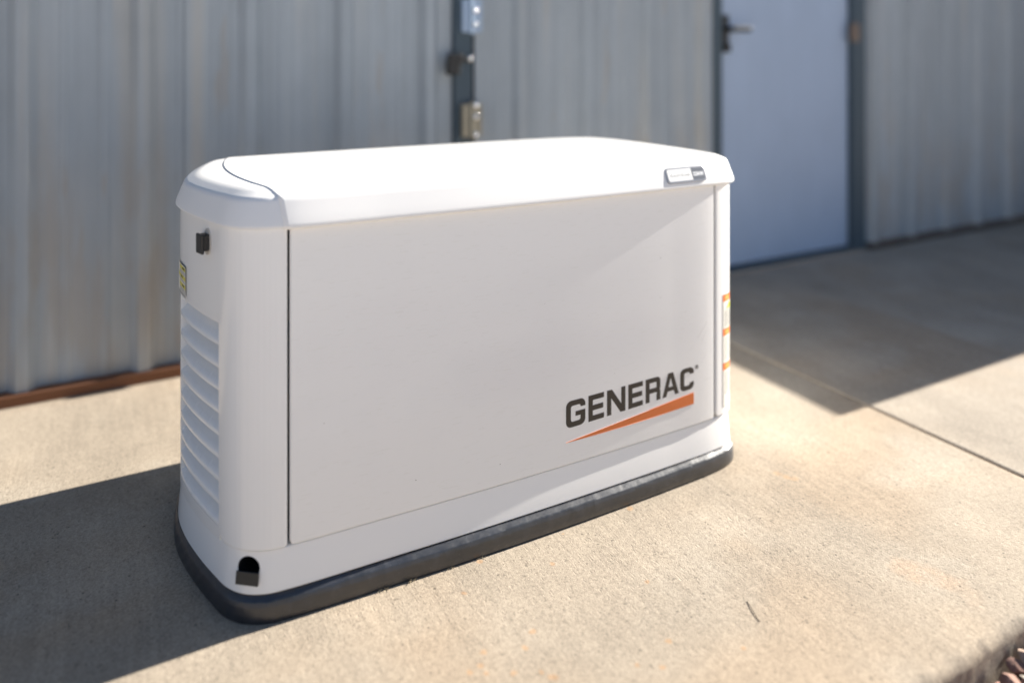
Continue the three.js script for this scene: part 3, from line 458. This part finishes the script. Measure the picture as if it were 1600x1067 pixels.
// name plate on the lid skirt
{
  const cx = 1.297, i = frontAt(cx), p = at(i), fr = new THREE.Group();
  const tilt = Math.atan2(0.017, 0.038), yaw = Math.atan2(p.nx, p.nz), q = new THREE.Quaternion().setFromEuler(new THREE.Euler(-tilt, yaw, 0, 'YXZ'));
  const put = (g, u, v, out) => { g.translate(u, v, out); g.applyQuaternion(q); return g.translate(p.x + p.nx * 0.0032, 0.7865, p.z + p.nz * 0.0032); };
  const rr = (w, h, r) => { const s = new THREE.Shape(), x = -w / 2, y = -h / 2; s.moveTo(x + r, y); s.lineTo(x + w - r, y); s.quadraticCurveTo(x + w, y, x + w, y + r); s.lineTo(x + w, y + h - r); s.quadraticCurveTo(x + w, y + h, x + w - r, y + h); s.lineTo(x + r, y + h); s.quadraticCurveTo(x, y + h, x, y + h - r); s.lineTo(x, y + r); s.quadraticCurveTo(x, y, x + r, y); return s; };
  const plate = part('name_plate', put(new THREE.ExtrudeGeometry(rr(0.131, 0.0375, 0.009), { depth: 0.0012, bevelEnabled: true, bevelThickness: 0.0014, bevelSize: 0.0016, bevelSegments: 3, curveSegments: 8 }), 0, 0, 0), M.chrome, gen, 'chrome edged plate, white on the left and grey on the right');
  const face = canvasTex(1024, 272, (g, w, h) => {
    g.fillStyle = '#e6e6e4'; g.fillRect(0, 0, w, h); g.fillStyle = '#5d626b'; g.fillRect(w * 0.655, 0, w, h); g.fillStyle = '#4d5056'; g.fillRect(w * 0.65, 0, 9, h);
    g.textBaseline = 'middle'; g.fillStyle = '#3a3a40'; g.font = 'bold 92px serif'; let x = 62; for (const ch of 'Guardian') { g.font = (ch === 'G' ? 'bold 104px' : 'bold 84px') + ' serif'; g.fillText(ch, x, h * 0.53); x += g.measureText(ch).width + 17; }
    g.fillStyle = '#ffffff'; g.font = 'bold 118px sans-serif'; g.fillText('22kW', w * 0.685, h * 0.52, w * 0.285);
  });
  const fg = new THREE.ShapeGeometry(rr(0.123, 0.031, 0.0055), 8), uvA = fg.attributes.uv, pA = fg.attributes.position; for (let k = 0; k < uvA.count; k++) uvA.setXY(k, pA.getX(k) / 0.123 + 0.5, pA.getY(k) / 0.031 + 0.5);
  part('plate_face', put(fg, 0, 0, 0.0030), std({ map: face, roughness: 0.3 }), plate);
}

// ---------------------------------------------------------------- small litter on the slab
{
  const c = new THREE.CatmullRomCurve3([[1.117, 0.0008, -1.09], [1.110, 0.0016, -1.072], [1.103, 0.0014, -1.055], [1.098, 0.0008, -1.039]].map(a => new THREE.Vector3(...a)));
  const t = new THREE.Mesh(new THREE.TubeGeometry(c, 16, 0.00065, 6), std({ color: C(0.04, 0.03, 0.02), roughness: 0.9 })); t.name = 'twig'; t.castShadow = true; t.userData = { label: 'thin dark twig lying on the sunlit concrete in front', category: 'twig' }; scene.add(t);
}
[[0.486, 'nearest the left corner'], [0.545, 'second from the left corner'], [0.634, 'third from the left corner'], [0.705, 'furthest from the left corner']].forEach(([x, where], i) => {
  const z = frontZ(x) + 0.0175, gs = [];
  for (let k = 0; k < 16; k++) { const a = rnd() * Math.PI * 2, l = 0.003 + 0.006 * rnd(), g = new THREE.CylinderGeometry(0.0002, 0.0005, l, 4, 1); g.translate(0, l / 2, 0); g.rotateX(0.5 + rnd()); g.rotateY(a); g.translate(x + (rnd() - 0.5) * 0.02, 0.0004, z + (rnd() - 0.5) * 0.006); gs.push(g); }
  const m = new THREE.Mesh(mergeGeometries(gs), std({ color: C(0.5, 0.42, 0.28), roughness: 0.9 })); m.name = numbered('dry_grass'); m.userData = { label: `tiny pale dry grass bits along the front edge of the black pad, ${where}`, category: 'dry grass', group: 'dry grass bits along the pad' }; scene.add(m);
});
scene.traverse(o => { if (o.isMesh && true) { o.castShadow = true; o.receiveShadow = true; } });
renderer.render(scene, camera);
